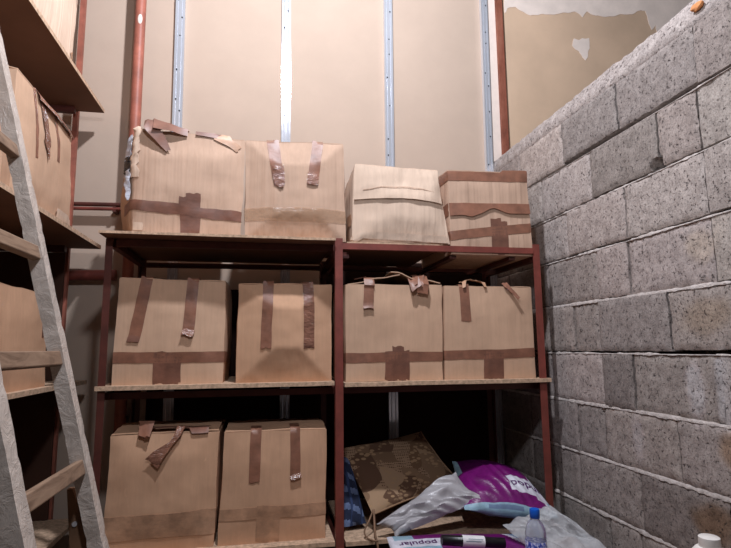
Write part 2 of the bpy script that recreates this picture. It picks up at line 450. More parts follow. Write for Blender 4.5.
def block(y0, y1, z0, z1, R, ci):
    fine = y1 < 2.9 and y0 > 1.0 and z1 > -.95
    st = .0125 if fine else .05
    ny, nz = max(3, int((y1-y0)/st)), max(3, int((z1-z0)/st))
    k = R.choice((.84, .92, .96, 1.0, 1.03))*R.uniform(.97, 1.03); base = (k*R.uniform(1.0, 1.012), k, k*R.uniform(.985, 1.0))
    push = R.uniform(-.004, .004); tz = R.uniform(-.002, .002)
    rows = []
    for i in range(nz+1):
        r = []
        for j in range(ny+1):
            y = y0+(y1-y0)*j/ny; z = z0+(z1-z0)*i/nz
            ey = min(y-y0, y1-y); ez = min(z-z0, z1-z)
            rough = .0022*hnoise(y, z, 60) + .0016*hnoise(y+3, z, 26)
            edge = 0
            ee = min(ey, ez)
            if ee < .012: edge = .0045*(1-ee/.012)**2*(1+1.2*hnoise(y, z+5, 40))
            jy = .003*hnoise(y, z+9, 45) if ey < 1e-6 else 0
            jz = .0035*hnoise(y+7, z, 38) if ez < 1e-6 else 0
            x = XW + push - rough + edge
            # broken corner
            dd = math.hypot(y-1.545, (z-.612)*1.1)
            if ci == 1 and dd < .024: x += .12*min(1, (1-dd/.024)*4)
            r.append(Vector((x, y+jy, Z(z+jz+tz))))
        rows.append(r)
    vs = gridmesh(bm, rows, 0, flip=True)
    # returns to the back
    ring = vs[0][:] + [row[-1] for row in vs[1:]] + vs[-1][-2::-1] + [row[0] for row in vs[-2:0:-1]]
    back = [bm.verts.new((XW+.055, v.co.y, v.co.z)) for v in ring]
    n = len(ring)
    for i in range(n):
        bm.faces.new((ring[i], ring[(i+1) % n], back[(i+1) % n], back[i]))
    for f in list({f for row in vs for v in row for f in v.link_faces}):
        for lp in f.loops:
            c = tint_at(lp.vert.co.y, lp.vert.co.z-ZC, base); lp[tl] = (c[0]*.91, c[1]*.885, c[2]*.865, 1)
R = rnd(8)
for ci in range(0, 12):
    z1 = tops[ci]; z0 = tops[ci+1]
    js = sorted(joints[ci])
    lo = js[0]
    while lo > -.6: lo -= .405; js.insert(0, lo)
    hi = js[-1]
    while hi < YB-.05: hi += .405; js.append(min(hi, YB-.004))
    z0b = max(z0, -1.45)
    if z1 < -1.44: continue
    for a, b in zip(js, js[1:]):
        if b-a < .03: continue
        gap = .0055 if ci in (0, 1, 2, 3, 4) else .004
        lift = (.011 if ci == 0 and a > 1.2 and b < 2.2 else .008 if ci == 4 and b < 1.6 else .002 if ci < 3 else 0)
        block(a+gap*.6, b-gap*.6, z0b+.0050+lift, z1-.0050, R, ci)
# core of the wall behind the block faces
y_end = -1.1
fs = box(bm, XW+.135, XW+.25, y_end, YB-.003, 0, Z(tops[0]), 1)
# mortar beds: recessed at the top, squeezed out in a pale lip at the bottom
for ci in range(0, 12):
    zc = tops[ci]
    if zc < -1.4 or ci == 0: continue
    ny = 420
    rows = [[], [], [], [], []]
    for j in range(ny+1):
        y = .7+(YB-.01-.7)*j/ny
        n1 = noise.noise(Vector((y*9, ci*3.1, 0))); n2 = noise.noise(Vector((y*42, ci*1.7, 2)))
        full = {0: .15, 1: -.55, 2: -.35, 3: -.25, 4: .25, 5: -.35, 6: .45, 7: .55, 8: .5}.get(ci, .3) + n1*.8
        if ci == 5 and y < 1.62 and y > 1.38: full = -1.2
        if ci == 1 and 1.35 < y < 2.3: full -= .8
        top = min(.006, max(-.0025, .002 + .006*full + .003*n2))
        lip = .002 - .004*max(0, n2+.1) - .0035*max(0, full)
        low = -.0055 - .004*max(0, n1+.6*n2) - .002*n2
        rows[0].append(Vector((XW+.014, y, Z(zc+low-.003)))); rows[1].append(Vector((XW+lip, y, Z(zc+low))))
        rows[2].append(Vector((XW+lip*.9-.0015*n2, y, Z(zc+(low+top)/2)))); rows[3].append(Vector((XW+.004+lip*.3, y, Z(zc+top))))
        rows[4].append(Vector((XW+.05, y, Z(zc+top-.002))))
    gridmesh(bm, rows, 1, flip=True)
# rough mortar capping on top of the wall
rows = [[], [], [], [], [], []]
for j in range(261):
    y = y_end+(YB-.006-y_end)*j/260
    n1 = noise.noise(Vector((y*7, 3, 0))); n2 = noise.noise(Vector((y*30, 3, 5))); n3 = noise.noise(Vector((y*30, 9, 5)))
    h = 1.092 + .012*n1 + .006*n2
    rows[0].append(Vector((XW+.010, y, Z(.998)))); rows[1].append(Vector((XW+.002+.004*n3, y, Z(1.008+.007*n2))))
    rows[2].append(Vector((XW+.006+.008*n2, y, Z(1.04+.008*n3)))); rows[3].append(Vector((XW+.012+.008*n1, y, Z(1.068+.006*n3))))
    rows[4].append(Vector((XW+.022+.006*n3, y, Z(h)))); rows[5].append(Vector((XW+.25, y, Z(h+.005))))
vs = gridmesh(bm, rows, 0, flip=True)
for row in vs:
    for v in row:
        for lp in v.link_loops: lp[tl] = (.90, .88, .86, 1)
struct(link('wall_right', bm, [M['block'], M['mortar']], None, 50))
# little brick chip bedded in the capping
bm = bmesh.new(); bmesh.ops.create_icosphere(bm, subdivisions=3, radius=1)
for v in bm.verts:
    v.co += noise.noise_vector(v.co*1.6)*.35; v.co = Vector((v.co.x*.008, v.co.y*.024, v.co.z*.013))
tag(link('brick_chip', bm, simple('orange_brick', (196, 132, 84), .9), None, 60, (XW-.002, 1.315, Z(1.045))), 'small orange brick chip bedded in the mortar on top of the block wall', 'stone chip')

# dark sheet fixed to the back wall between and behind the low shelves
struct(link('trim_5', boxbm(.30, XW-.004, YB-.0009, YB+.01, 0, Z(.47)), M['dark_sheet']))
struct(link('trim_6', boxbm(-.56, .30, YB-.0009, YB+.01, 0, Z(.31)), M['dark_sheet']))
# ---- galvanised studs on the back wall
def stud(x0, x1, label, zt=4.5, w=.05, wide=False):
    r = thing('metal_stud', label, 'metal stud', (x0, YB, 0), 0, 'studs on the back wall')
    bm = bmesh.new(); d = .027
    prof = [(-w/2, 0), (-w/2, -d), (-w*.28, -d), (-w*.22, -d+.004), (-w*.16, -d), (w*.16, -d), (w*.22, -d+.004), (w*.28, -d), (w/2, -d), (w/2, 0)]
    rows = []
    for i in range(2):
        z = 0 if i == 0 else zt; xo = 0 if i == 0 else (x1-x0)
        rows.append([Vector((px+xo, py-.001, z)) for px, py in prof])
    gridmesh(bm, rows); bmesh.ops.recalc_face_normals(bm, faces=bm.faces[:])
    o = link('channel', bm, M['galv'], r); solid(o, .0012, 1)
    R = rnd(x0*50)
    for k in range(9):
        z = Z(.95+.14*k+R.uniform(-.05, .05)); f = z/zt
        bm = bmesh.new(); bmesh.ops.create_uvsphere(bm, u_segments=8, v_segments=5, radius=.0042)
        sx = R.choice((-.2, .04, .2))*w
        link('screw', bm, M['dark_metal'], r, 60, (sx+(x1-x0)*f, -d-.001, z))
    return r
# x at floor, x at top: the studs lean a little
stud(-.440, -.478, 'galvanised metal stud rising behind the torn box, leftmost of the studs')
stud(.125, .100, 'bright galvanised metal stud rising behind the box with two taped flaps')
stud(.690, .706, 'galvanised metal stud rising behind the tilted pale box on the upper shelf')
stud(1.285, 1.318, 'galvanised metal stud beside the rusty red post at the block wall corner', w=.042)
struct(link('trim_3', boxbm(1.335, 1.392, YB-.012, YB-.001, Z(1.09), 4.5), M['filler']))
struct(link('trim_4', boxbm(1.428, 1.440, YB-.012, YB-.005, Z(1.09), 4.5), M['filler']))
bm = bmesh.new(); box(bm, 1.386, 1.432, YB-.03, YB-.012, Z(1.09), 4.5)
tag(bevel(link('steel_post', bm, M['rust']), .004), 'rusty red flat steel post on the back wall above the block wall corner', 'post')

# ---- red pipes on the back wall
r = thing('red_pipe', 'tall red painted vertical pipe on the back wall left of the torn box', 'pipe', (-.655, 2.76, 0))
bm = bmesh.new(); tube(bm, [(0, 0, 0), (.006, 0, 1.6), (.004, 0, 2.6), (.002, 0, 4.5)], .0265, 20)
link('tube', bm, M['red_pipe'], r, 50)
bm = bmesh.new(); bmesh.ops.create_uvsphere(bm, u_segments=14, v_segments=8, radius=1)
for v in bm.verts: v.co = Vector((v.co.x*.012, v.co.y*.004, v.co.z*.028))
o = link('bare_patch', bm, M['filler'], r, 60, (.008, -.0255, Z(1.70))); o['label'] = 'pale bare patch on the red pipe'
for z in (1.1, 2.5):
    link('bracket', boxbm(-.012, .012, .02, YB-2.761, z, z+.03), M['red_dark'], r)
bm = bmesh.new()
tube(bm, [(-1.5, 2.812, Z(.715)), (-.70, 2.812, Z(.728))], .011, 12)
r = thing('conduit', 'pair of thin dark red tubes running level between left rack and red pipe', 'pipe', (0, 0, 0))
link('tube', bm, M['red_dark'], r, 50)
bm = bmesh.new(); tube(bm, [(-1.5, 2.812, Z(.693)), (-.70, 2.812, Z(.706))], .009, 12); link('tube', bm, M['red'], r, 50)
for x in (-1.3, -.74): link('clip', boxbm(x-.008, x+.008, 2.805, YB, Z(.69), Z(.725)), M['red_dark'], r)
bm = bmesh.new(); tube(bm, [(-1.5, 2.826, Z(.356)), (-.72, 2.826, Z(.372))], .027, 18)
r = thing('red_pipe', 'thick dark red level pipe low on the back wall behind the ladder', 'pipe', (0, 0, 0))
link('tube', bm, M['red'], r, 50)
for x in (-1.3, -.80): link('bracket', boxbm(x-.01, x+.01, 2.84, YB, Z(.35), Z(.38)), M['red_dark'], r)

# ================================================================== BACK RACK
rack = thing('shelving_rack', 'red steel shelving rack with chipboard shelves full of cardboard boxes', 'shelving rack', (.31, 2.19, 0))
def rp(name, bm, mat, sm=None, bev=0):
    bm.transform(Matrix.Translation((-.31, -2.19, 0)))
    o = link(name, bm, mat, rack, sm)
    return bevel(o, bev) if bev else o
def angle_post(x, y, dx, dy, zt, mat, w=.032, t=.004):
    bm = bmesh.new()
    box(bm, x, x+dx*w if dx > 0 else x, y, y+t*dy, 0, zt) if False else None
    xa, xb = sorted((x, x+dx*w)); ya, yb = sorted((y, y+dy*t)); box(bm, xa, xb, ya, yb, 0, zt)
    xa, xb = sorted((x, x+dx*t)); ya, yb = sorted((y+dy*t, y+dy*w)); box(bm, xa, xb, ya, yb, 0, zt)
    return rp('post', bm, mat)
YF = 2.185; YK = 2.76
angle_post(-.600, YF, 1, 1, Z(.43), M['red_dark'], .026); angle_post(.292, YF-.012, 1, 1, Z(.455), M['red']); angle_post(1.222, YF, -1, 1, Z(.455), M['red'])
angle_post(-.597, YK, 1, -1, Z(.44), M['red_dark']); angle_post(.292, YK, 1, -1, Z(.44), M['red_dark']); angle_post(1.222, YK, -1, -1, Z(.44), M['red_dark'])
def rail(x0, x1, y, r, mat='red_dark', h=.026, d=.026, sgn=1):
    bm = bmesh.new(); ya, yb = sorted((y, y+sgn*.004)); box(bm, x0, x1, ya, yb, Z(r-h), Z(r))
    ya, yb = sorted((y+sgn*.004, y+sgn*d)); box(bm, x0, x1, ya, yb, Z(r-h), Z(r-h+.004))
    return rp('rail', bm, M[mat])
def srail(x, r, y0=YF+.034, y1=YK-.034, mat='red_dark'):
    return rp('rail', boxbm(x-.013, x+.013, y0, y1, Z(r-.026), Z(r)), M[mat])
# upper level
rail(-.565, .292, YF+.01, .430); rail(.325, 1.19, YF-.004, .437, 'red')
rail(-.565, .292, YK, .428, sgn=-1); rail(.325, 1.19, YK, .428, sgn=-1)
for x in (-.580, .30, .345, 1.205): srail(x, .428 if x < .3 else .405)
for r_ in (-.160, -.775, -1.30):
    for a, b in ((-.565, .292), (.325, 1.19)):
        rail(a, b, YF+.05, r_); rail(a, b, YK, r_, sgn=-1)
    for x in (-.580, .308, 1.205): srail(x, r_)
def board(x0, x1, y0, y1, rt, th=.02, seed=0, name='shelf', edge='chip', under='board_dark', tilt=0):
    bm = bmesh.new(); fs = box(bm, x0, x1, y0, y1, Z(rt-th), Z(rt), 0)
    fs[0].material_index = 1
    for v in bm.verts: v.co.z += tilt*(v.co.x-x0)
    bmesh.ops.subdivide_edges(bm, edges=[e for e in bm.edges if abs(e.verts[0].co.x-e.verts[1].co.x) > .2], cuts=24, use_grid_fill=True)
    for v in bm.verts:
        if v.co.y < (y0+y1)/2: v.co.z += .0014*noise.noise(Vector((v.co.x*9, seed, 0)))
    return rp(name, bm, [M[edge], M[under]])
board(-.606, .286, 2.105, 2.745, .446, .010, 1, under='board_under', tilt=-.006)
board(.345, .770, 2.192, 2.745, .445, .016, 2, under='board_under')
for a, b, rt in ((-.607, .288, -.132), (.330, 1.238, -.139)): board(a, b, 2.172, 2.75, rt, .016, a)
for a, b, rt in ((-.607, .288, -.738), (.330, 1.238, -.743)): board(a, b, 2.165, 2.75, rt, .016, a+5)
for a, b, rt in ((-.607, .288, -1.28), (.330, 1.238, -1.28)): board(a, b, 2.172, 2.75, rt, .020, a+9)
# cross bars that carry the box at the right-hand end of the upper level
for x in (.82, 1.10): rp('cross_bar', boxbm(x-.015, x+.015, YF+.026, YK-.03, Z(.385), Z(.40)), M['red_dark'])

# ================================================================== BOXES ON THE BACK RACK
def L(p, off): return (p[0], p[1], off)
# A: battered box, upper left
A = Carton('battered cardboard box with torn left corner above the left end of the rack', [(-.498, .868), (-.080, .868), (-.088, .450), (-.500, .450)], 2.17, .40, 'card_rose',
           rotz=math.radians(8), splay=.055, bulge=.02, fac=(.45, .25, .12, .2), side=(.04, .003), noise_amp=.010, seed=3)
A.band(.255, .205, .042, 'tape_dark', wr=.001, seed=1)
A.patch(.49, .0, .36, .062, 'tape_dark', seed=2); A.patch(.535, .0, .40, .05, 'tape_dark', seed=3)
A.ribbon([(.20, 1.02, .004), (.13, 1.06, .03), (.12, 1.01, .035), (.22, .90, .022, .8), (.30, .80, .010, .35)], .05, 'tape_dark', seed=4)
A.ribbon([(.14, 1.05, .045), (.30, 1.05, .03), (.46, 1.03, .008)], .05, 'tape_dark', seed=5)
A.ribbon([(.52, 1.03, .006), (.70, 1.02, .004), (.80, 1.0, .002)], .03, 'tape_dark', seed=6)
A.ribbon([(.70, 1.01, .003), (.82, .965, .006), (.93, .90, .002)], .035, 'tape_faint', name='torn_paper', seed=7)
# torn paper rim round the hole at the left corner
rows = []
for i in range(17):
    v = 1.01-.50*i/16; r = []
    for k in range(5):
        u = .030-.065*k/4 + .035*noise.noise(Vector((i*.8, k*.3, 2)))*(1 if k in (0, 4) else .4)
        r.append(A.S(u, v, .003+.010*abs(noise.noise(Vector((i*.7, k*.8, 5))))))
    rows.append(r)
A.local(rows, 'torn_edge', 'card_pale', .003)
rows = []
for i in range(11):
    v = 1.0-.42*i/10; r = []
    for k in range(4):
        u = -.20-.10*k/3 + .03*noise.noise(Vector((i*.9, k*.3, 7))) + .12*(abs(i/10-.45)**1.5)
        r.append(A.S(u, v, .004+.012*abs(noise.noise(Vector((i*.7, k*.8, 9))))))
    rows.append(r)
A.local(rows, 'torn_edge', 'card_pale', .003)
for i, (u, v, s_) in enumerate(((.055, .055, .045),)):
    rows = [[A.S(u+s_*(j/6-.5)*2+.012*noise.noise(Vector((j*.8, k, i))), v+s_*(k/4-.5)*1.6+.03*noise.noise(Vector((j, k*2, 4+i))), .002+.002*noise.noise(Vector((j, k, 9)))) for j in range(7)] for k in range(5)]
    A.local(rows, 'torn_paper', 'card_pale', .001)
# film poking out of the torn corner
mw = Matrix.Translation(A.root.location) @ Matrix.Rotation(A.root.rotation_euler.z, 4, 'Z')
def film_piece(name, label, mat, spec, seed):
    bm = bmesh.new(); rows = []
    n = len(spec); N = 22
    for i in range(N+1):
        f = i/N*(n-1); k = min(int(f), n-2); t_ = f-k
        u = spec[k][0]*(1-t_)+spec[k+1][0]*t_; v = spec[k][1]*(1-t_)+spec[k+1][1]*t_; w = spec[k][2]*(1-t_)+spec[k+1][2]*t_
        rows.append([mw @ A.S(u+(j/7-.5)*w, v, .008+.006*noise.noise(Vector((i*.3, j*.4, seed)))+.010*math.sin(j/7*math.pi)) for j in range(8)])
    gridmesh(bm, rows); o = link(name, bm, M[mat], None, 60); solid(o, .0015, 0)
    return tag(o, label, 'plastic film', 'film in the torn box')
film_piece('plastic_film', 'silver plastic film poking out of the torn box corner', 'silver_film', [(-.16, .97, .06), (-.15, .88, .20), (-.13, .76, .18), (-.11, .70, .06)], 1)
film_piece('plastic_film', 'black plastic film poking out below silver film in torn box corner', 'black_film', [(-.13, .74, .14), (-.11, .67, .20), (-.09, .60, .14), (-.07, .55, .06)], 5)
film_piece('plastic_film', 'narrow silver plastic strip hanging lowest from the torn box corner', 'silver_film', [(-.08, .60, .12), (-.065, .52, .09), (-.05, .40, .06), (-.035, .30, .015)], 9)

# B
B_ = Carton('cardboard box with two shiny hanging tapes on the upper shelf by the middle post', [(-.080, .865), (.332, .873), (.342, .445), (-.076, .447)], 2.20, .42, 'card_rose',
            bulge=.034, fac=(.25, .25, .3, .28), side=(.004, .012), noise_amp=.004, seed=5)
B_.vtape(.27, .335, .53, .048, 'tape', seed=1, wr=.001)
B_.ribbon([(.325, .72, .001), (.335, .56, .003), (.35, .50, .004, .4)], .048, 'tape_shiny', seed=2, wr=.004)
B_.vtape(.725, .665, .56, .045, 'tape', seed=3, wr=.001)
B_.ribbon([(.672, .66, .001), (.66, .545, .004)], .046, 'tape_shiny', seed=4, wr=.004)
B_.band(.24, .245, .055, 'tape_clear', u0=-.2, u1=1.2, seed=5, wr=.001)
# C: pale tilted box with a folded-down lid
Cb = Carton('pale cardboard box with folded-down lid, leaning beside the box with brown bands', [(.385, .792), (.752, .778), (.800, .446), (.368, .446)], 2.20, .40, 'card_pale',
            rotz=math.radians(-2), bulge=.022, fac=(.30, .4, .35, .12), side=(.02, .002), noise_amp=.006, seed=7)
rows = []
for i in range(15):
    v = 1.0-.47*i/14; r = []
    for j in range(21):
        u = j/20
        vv = 1-(1-v)*(1-.07*math.sin(math.pi*u)) 
        r.append(Cb.S(min(u*.985+.004, .995), min(vv, .999), .005+.005*(i/14)+.003*noise.noise(Vector((u*5, v*6, 2)))))
    rows.append(r)
o = Cb.local(rows, 'lid_flap', 'card_pale', .004, flip=True); o['label'] = 'bleached lid flap folded down over the front'
Cb.ribbon([(.10, .66, .0085), (.3, .715, .0095), (.5, .725, .010), (.75, .70, .0095), (.9, .67, .0085)], .003, 'card_rose', name='crease', seed=2)
Cb.ribbon([(.0, .02, .004), (.1, .09, .006), (.5, .075, .008), (.97, .05, .006)], .030, 'card_pale', name='bottom_fold', seed=4)
Cb.ribbon([(-.25, .30), (-.02, .29)], .05, 'tape_faint', seed=3)
# D: brown banded box at the wall, overhanging the front rail
D = Carton('cardboard box with wide brown tape bands at the right end by the block wall', [(.800, .782), (1.182, .788), (1.196, .402), (.806, .402)], 2.192, .42, 'card_rose',
           rotz=math.radians(1), bulge=.008, fac=(.2, .2, .2, .2), side=(.006, .004), noise_amp=.003, seed=9)
D.band(.935, .945, .045, 'tape', u0=-.5, seed=1)
rows = []
for i in range(7):
    r = []
    for j in range(33):
        u = j/32; topv = .60+.02*u
        bot = .45+.05*u + (.075*math.exp(-((u-.52)/.13)**2)) - .02*math.exp(-((u-.25)/.06)**2)
        r.append(D.S(u*.998+.001, topv+(bot-topv)*i/6, .004+.004*i/6))
    rows.append(r)
D.local(rows, 'tape', 'tape', .003, flip=True)
D.ribbon([(-.5, .48), (-.01, .53)], .055, 'tape', seed=3)
D.band(.215, .335, .042, 'tape', u0=-.45, u1=1.2, seed=4)
D.patch(.55, .0, .43, .05, 'tape_dark', seed=5); D.patch(.625, .0, .40, .05, 'tape_dark', seed=6)

# middle row
E_ = Carton('cardboard box with two brown tapes, leftmost on the middle shelf', [(-.553, .278), (-.147, .272), (-.150, -.133), (-.560, -.133)], 2.215, .42, 'card', seed=11,
            bulge=.008, fac=(.3, .3, .3, .3), side=(.006, .014))
E_.vtape(.255, .175, .42, .046, seed=1); E_.ribbon([(.178, .455, .001), (.172, .405, .004)], .046, 'tape_dark', seed=8)
E_.vtape(.695, .66, .47, .044, 'tape', wr=.003, seed=2); E_.ribbon([(.672, .52, .002), (.655, .46, .012)], .045, 'tape_shiny', wr=.004, seed=3)
E_.band(.255, .255, .042, 'tape', u0=-.3, u1=1.3, seed=4); E_.patch(.44, .0, .31, .062, 'tape_dark', seed=5); E_.patch(.54, .0, .29, .06, 'tape_dark', seed=6)
F_ = Carton('cardboard box with crinkled shiny tape on the middle shelf, left of the middle post', [(-.098, .262), (.282, .262), (.284, -.133), (-.100, -.133)], 2.215, .42, 'card_warm', seed=13,
            bulge=.040, fac=(.35, .25, .40, .35), side=(.008, .004))
F_.vtape(.315, .305, .34, .042, 'tape', wr=.004, seed=1); F_.vtape(.735, .755, .34, .044, 'tape_shiny', wr=.006, seed=2)
G_ = Carton('cardboard box with raised open flaps on the middle shelf, right of the middle post', [(.341, .268), (.766, .268), (.758, -.138), (.341, -.138)], 2.215, .42, 'card', seed=15,
            bulge=.008, fac=(.3, .3, .3, .3), side=(.012, .008), open_top=True)
def tentflap(u0, u1, z0, z1, zj, seed):
    rows = []
    for i in range(11):
        b = -1+1.9*i/10; r = []
        for j in range(15):
            t_ = j/14; a = (u0+(u1-u0)*t_)*2-1
            P = G_.P(a, b, 1); lift = z0+(z1-z0)*t_**1.2 + zj*noise.noise(Vector((t_*3, b*2, seed)))
            r.append(P+Vector((0, 0, lift)))
        rows.append(r)
    return G_.local(rows, 'flap', 'card', .004)
tentflap(.02, .56, .003, .046, .010, 1); tentflap(.985, .47, .006, .054, .010, 6)
rows = [[G_.P(-.95+1.9*j/12, 1-1.1*i/8, 1)+Vector((0, 0, -.012-.01*i/8)) for j in range(13)] for i in range(9)]
G_.local(rows, 'flap', 'card_in', .004)
G_.ribbon([(.235, 1.10, .028), (.24, 1.02, .022), (.235, .97, .004), (.225, .78, .003), (.225, .74, .012)], .044, 'tape', seed=1)
G_.ribbon([(.10, 1.10, .02), (.22, 1.08, .03)], .03, 'tape_dark', seed=5)
G_.ribbon([(.76, 1.12, .040), (.765, 1.03, .030), (.70, .985, .022), (.72, .955, .03)], .05, 'tape', wr=.006, seed=2)
G_.ribbon([(.80, 1.08, .035), (.79, 1.0, .026), (.775, .90, .022)], .048, 'tape', wr=.003, seed=3)
G_.band(.245, .245, .040, 'tape', u0=-.2, u1=1.2, seed=4); G_.patch(.46, .0, .31, .055, 'tape_dark', seed=6); G_.patch(.53, .0, .35, .05, 'tape_dark', seed=7); G_.patch(.60, .0, .31, .04, 'tape_dark', seed=8)
H_ = Carton('cardboard box with a thin peeled tape on the middle shelf, nearest the block wall', [(.778, .262), (1.186, .262), (1.186, -.139), (.770, -.139)], 2.215, .42, 'card', seed=17,
            bulge=.008, fac=(.3, .3, .3, .3), side=(.004, .008))
H_.vtape(.215, .235, .62, .044, 'tape', seed=1); H_.ribbon([(.19, 1.02, .006), (.30, 1.06, .02), (.47, 1.03, .006)], .03, 'tape_faint', wr=.006, seed=2)
H_.ribbon([(.66, 1.03, .004), (.71, 1.0, .010), (.76, .94, .016), (.82, .86, .022)], .016, 'tape_shiny', wr=.003, seed=3)
H_.band(.26, .275, .040, 'tape', u0=-.2, u1=1.2, seed=4); H_.patch(.48, .0, .31, .05, 'tape_dark', seed=5); H_.patch(.58, .0, .305, .05, 'tape_dark', seed=6)
# bottom row
I_ = Carton('cardboard box with a twisted peeled tape on the lowest shelf beside the ladder', [(-.552, -.316), (-.156, -.316), (-.168, -.738), (-.562, -.738)], 2.215, .33, 'card_warm', seed=19,
            bulge=.014, fac=(.3, .2, .2, .3), side=(.006, .006), noise_amp=.006, flap_lift=(.006, .010))
I_.ribbon([(.66, 1.05, .012), (.62, 1.0, .014, .5), (.56, .92, .018, .35), (.44, .82, .016, 1.0), (.39, .755, .012, 1.3)], .045, 'tape_shiny', wr=.004, seed=1)
I_.ribbon([(.32, 1.12, .03), (.31, 1.02, .036), (.29, .97, .016, .3)], .06, 'tape', seed=2)
I_.ribbon([(.35, 1.06, .01), (.9, 1.05, .008)], .045, 'tape_dark', seed=3)
I_.band(.21, .22, .09, 'tape_faint', u0=-.1, u1=1.1, seed=4)
J_ = Carton('cardboard box with two short brown tapes on the lowest shelf left of the middle post', [(-.136, -.322), (.262, -.322), (.256, -.738), (-.154, -.738)], 2.215, .33, 'card_warm', seed=21,
            bulge=.012, fac=(.3, .3, .3, .3), side=(.006, .008), flap_lift=(.004, .012))
J_.vtape(.295, .30, .545, .042, 'tape', wr=.003, seed=1); J_.vtape(.68, .69, .58, .040, 'tape', wr=.002, seed=2); J_.ribbon([(.69, .60, .001), (.70, .565, .012)], .042, 'tape_shiny', seed=3)
J_.band(.27, .27, .045, 'tape_faint', u0=-.1, u1=1.1, seed=4); J_.patch(.45, .0, .33, .09, 'tape_faint', seed=5)

# ================================================================== LEFT RACK AND ITS BOXES
lr = thing('shelving_rack', 'brown board shelving rack along the left side behind the ladder', 'shelving rack', (-1.15, 1.4, 0))
def lp(name, bm, mat):
    bm.transform(Matrix.Translation((1.15, -1.4, 0))); return link(name, bm, mat, lr)
for xe, yend, rt in ((-.80, 2.765, 1.206), (-.785, 2.785, .512), (-.80, 2.74, -.135), (-.80, 2.74, -.745)):
    bm = bmesh.new(); fs = box(bm, -1.50, xe, .25, yend, Z(rt-.018), Z(rt), 0); fs[0].material_index = 1
    lp('shelf', bm, [M['chip'], M['board_under']])
for x, y in ((-.935, 2.766), (-1.48, 2.766), (-.93, .21), (-1.48, .21)):
    bm = bmesh.new(); box(bm, x-.012, x+.012, y, y+.024, 0, Z(1.95)); lp('post', bm, M['red_pipe'] if x > -1 and y > 1 else M['red_dark'])
lp('shade_panel', boxbm(-1.49, -.925, 2.728, 2.738, Z(-.744), Z(.463)), M['board_dark'])  # added dark panel standing in for the shade inside the rack's lower levels
for rt in (1.188, .494, -.153, -.763):
    for y in (.246, 2.70): lp('rail', boxbm(-1.49, -.92, y, y+.03, Z(rt-.03), Z(rt)), M['red_dark'])
GL = 'cardboard boxes on the left rack'
T_ = Carton('cardboard box on the topmost board of the left rack, cut by the top edge', [(1.80, 1.74), (2.38, 1.74), (2.36, 1.206), (1.80, 1.206)], 0, .5, 'card_pale', face_x=-.825, seed=23, group=GL, bulge=.01)
T_.ribbon([(.78, 1.0, .01), (.86, .75, .006), (.985, .55, .004)], .008, 'tape_dark', seed=1); T_.ribbon([(.975, .12, .002), (1.03, .02, .002)], .05, 'tape_faint', seed=2)
K_ = Carton('cardboard box with crumpled top and three tapes on the left rack, under the topmost board', [(1.86, .935), (2.38, .905), (2.43, .514), (1.87, .514)], 0, .5, 'card', face_x=-.815, seed=25, group=GL, bulge=.012, noise_amp=.007, flap_lift=(.006, .03))
K_.vtape(.26, .30, .42, .020, 'tape', wrap=.1, seed=1); K_.vtape(.40, .45, .62, .055, 'tape_shiny', wrap=.2, wr=.006, seed=2); K_.ribbon([(.43, .66, .002), (.46, .50, .006, .1)], .05, 'tape_shiny', seed=3)
K_.vtape(.66, .665, .57, .030, 'tape', wrap=.15, seed=4)
K_.ribbon([(.62, 1.0, .012), (.8, 1.0, .014), (.98, .985, .008)], .012, 'tape_dark', seed=5); K_.ribbon([(.30, 1.02, .01), (.62, 1.03, .02)], .06, 'tape', seed=6)
K_.ribbon([(.70, .06, .004), (.86, .05, .010), (.98, .03, .004)], .045, 'card_pale', name='torn_paper', seed=7)
L_ = Carton('cardboard box on the left rack half hidden behind the top of the ladder', [(1.28, .92), (1.80, .90), (1.82, .514), (1.28, .514)], 0, .5, 'card', face_x=-.815, seed=27, group=GL, bulge=.012, noise_amp=.008, flap_lift=(.01, .03))
L_.vtape(.80, .80, .4, .045, 'tape', seed=1)
M_ = Carton('cardboard box on the left rack seen between the two ladder rails above a rung', [(1.80, .215), (2.30, .215), (2.32, -.135), (1.80, -.135)], 0, .5, 'card_warm', face_x=-.83, seed=29, group=GL, bulge=.008)
M_.vtape(.93, .93, .55, .05, 'tape_dark', seed=1)
N_ = Carton('cardboard box low on the left rack in the dark behind the lowest visible rung', [(1.50, -.40), (2.02, -.40), (2.02, -.745), (1.50, -.745)], 0, .5, 'card_warm', face_x=-.83, seed=31, group=GL, bulge=.008)
N_.vtape(.5, .5, .6, .05, 'tape', seed=1)

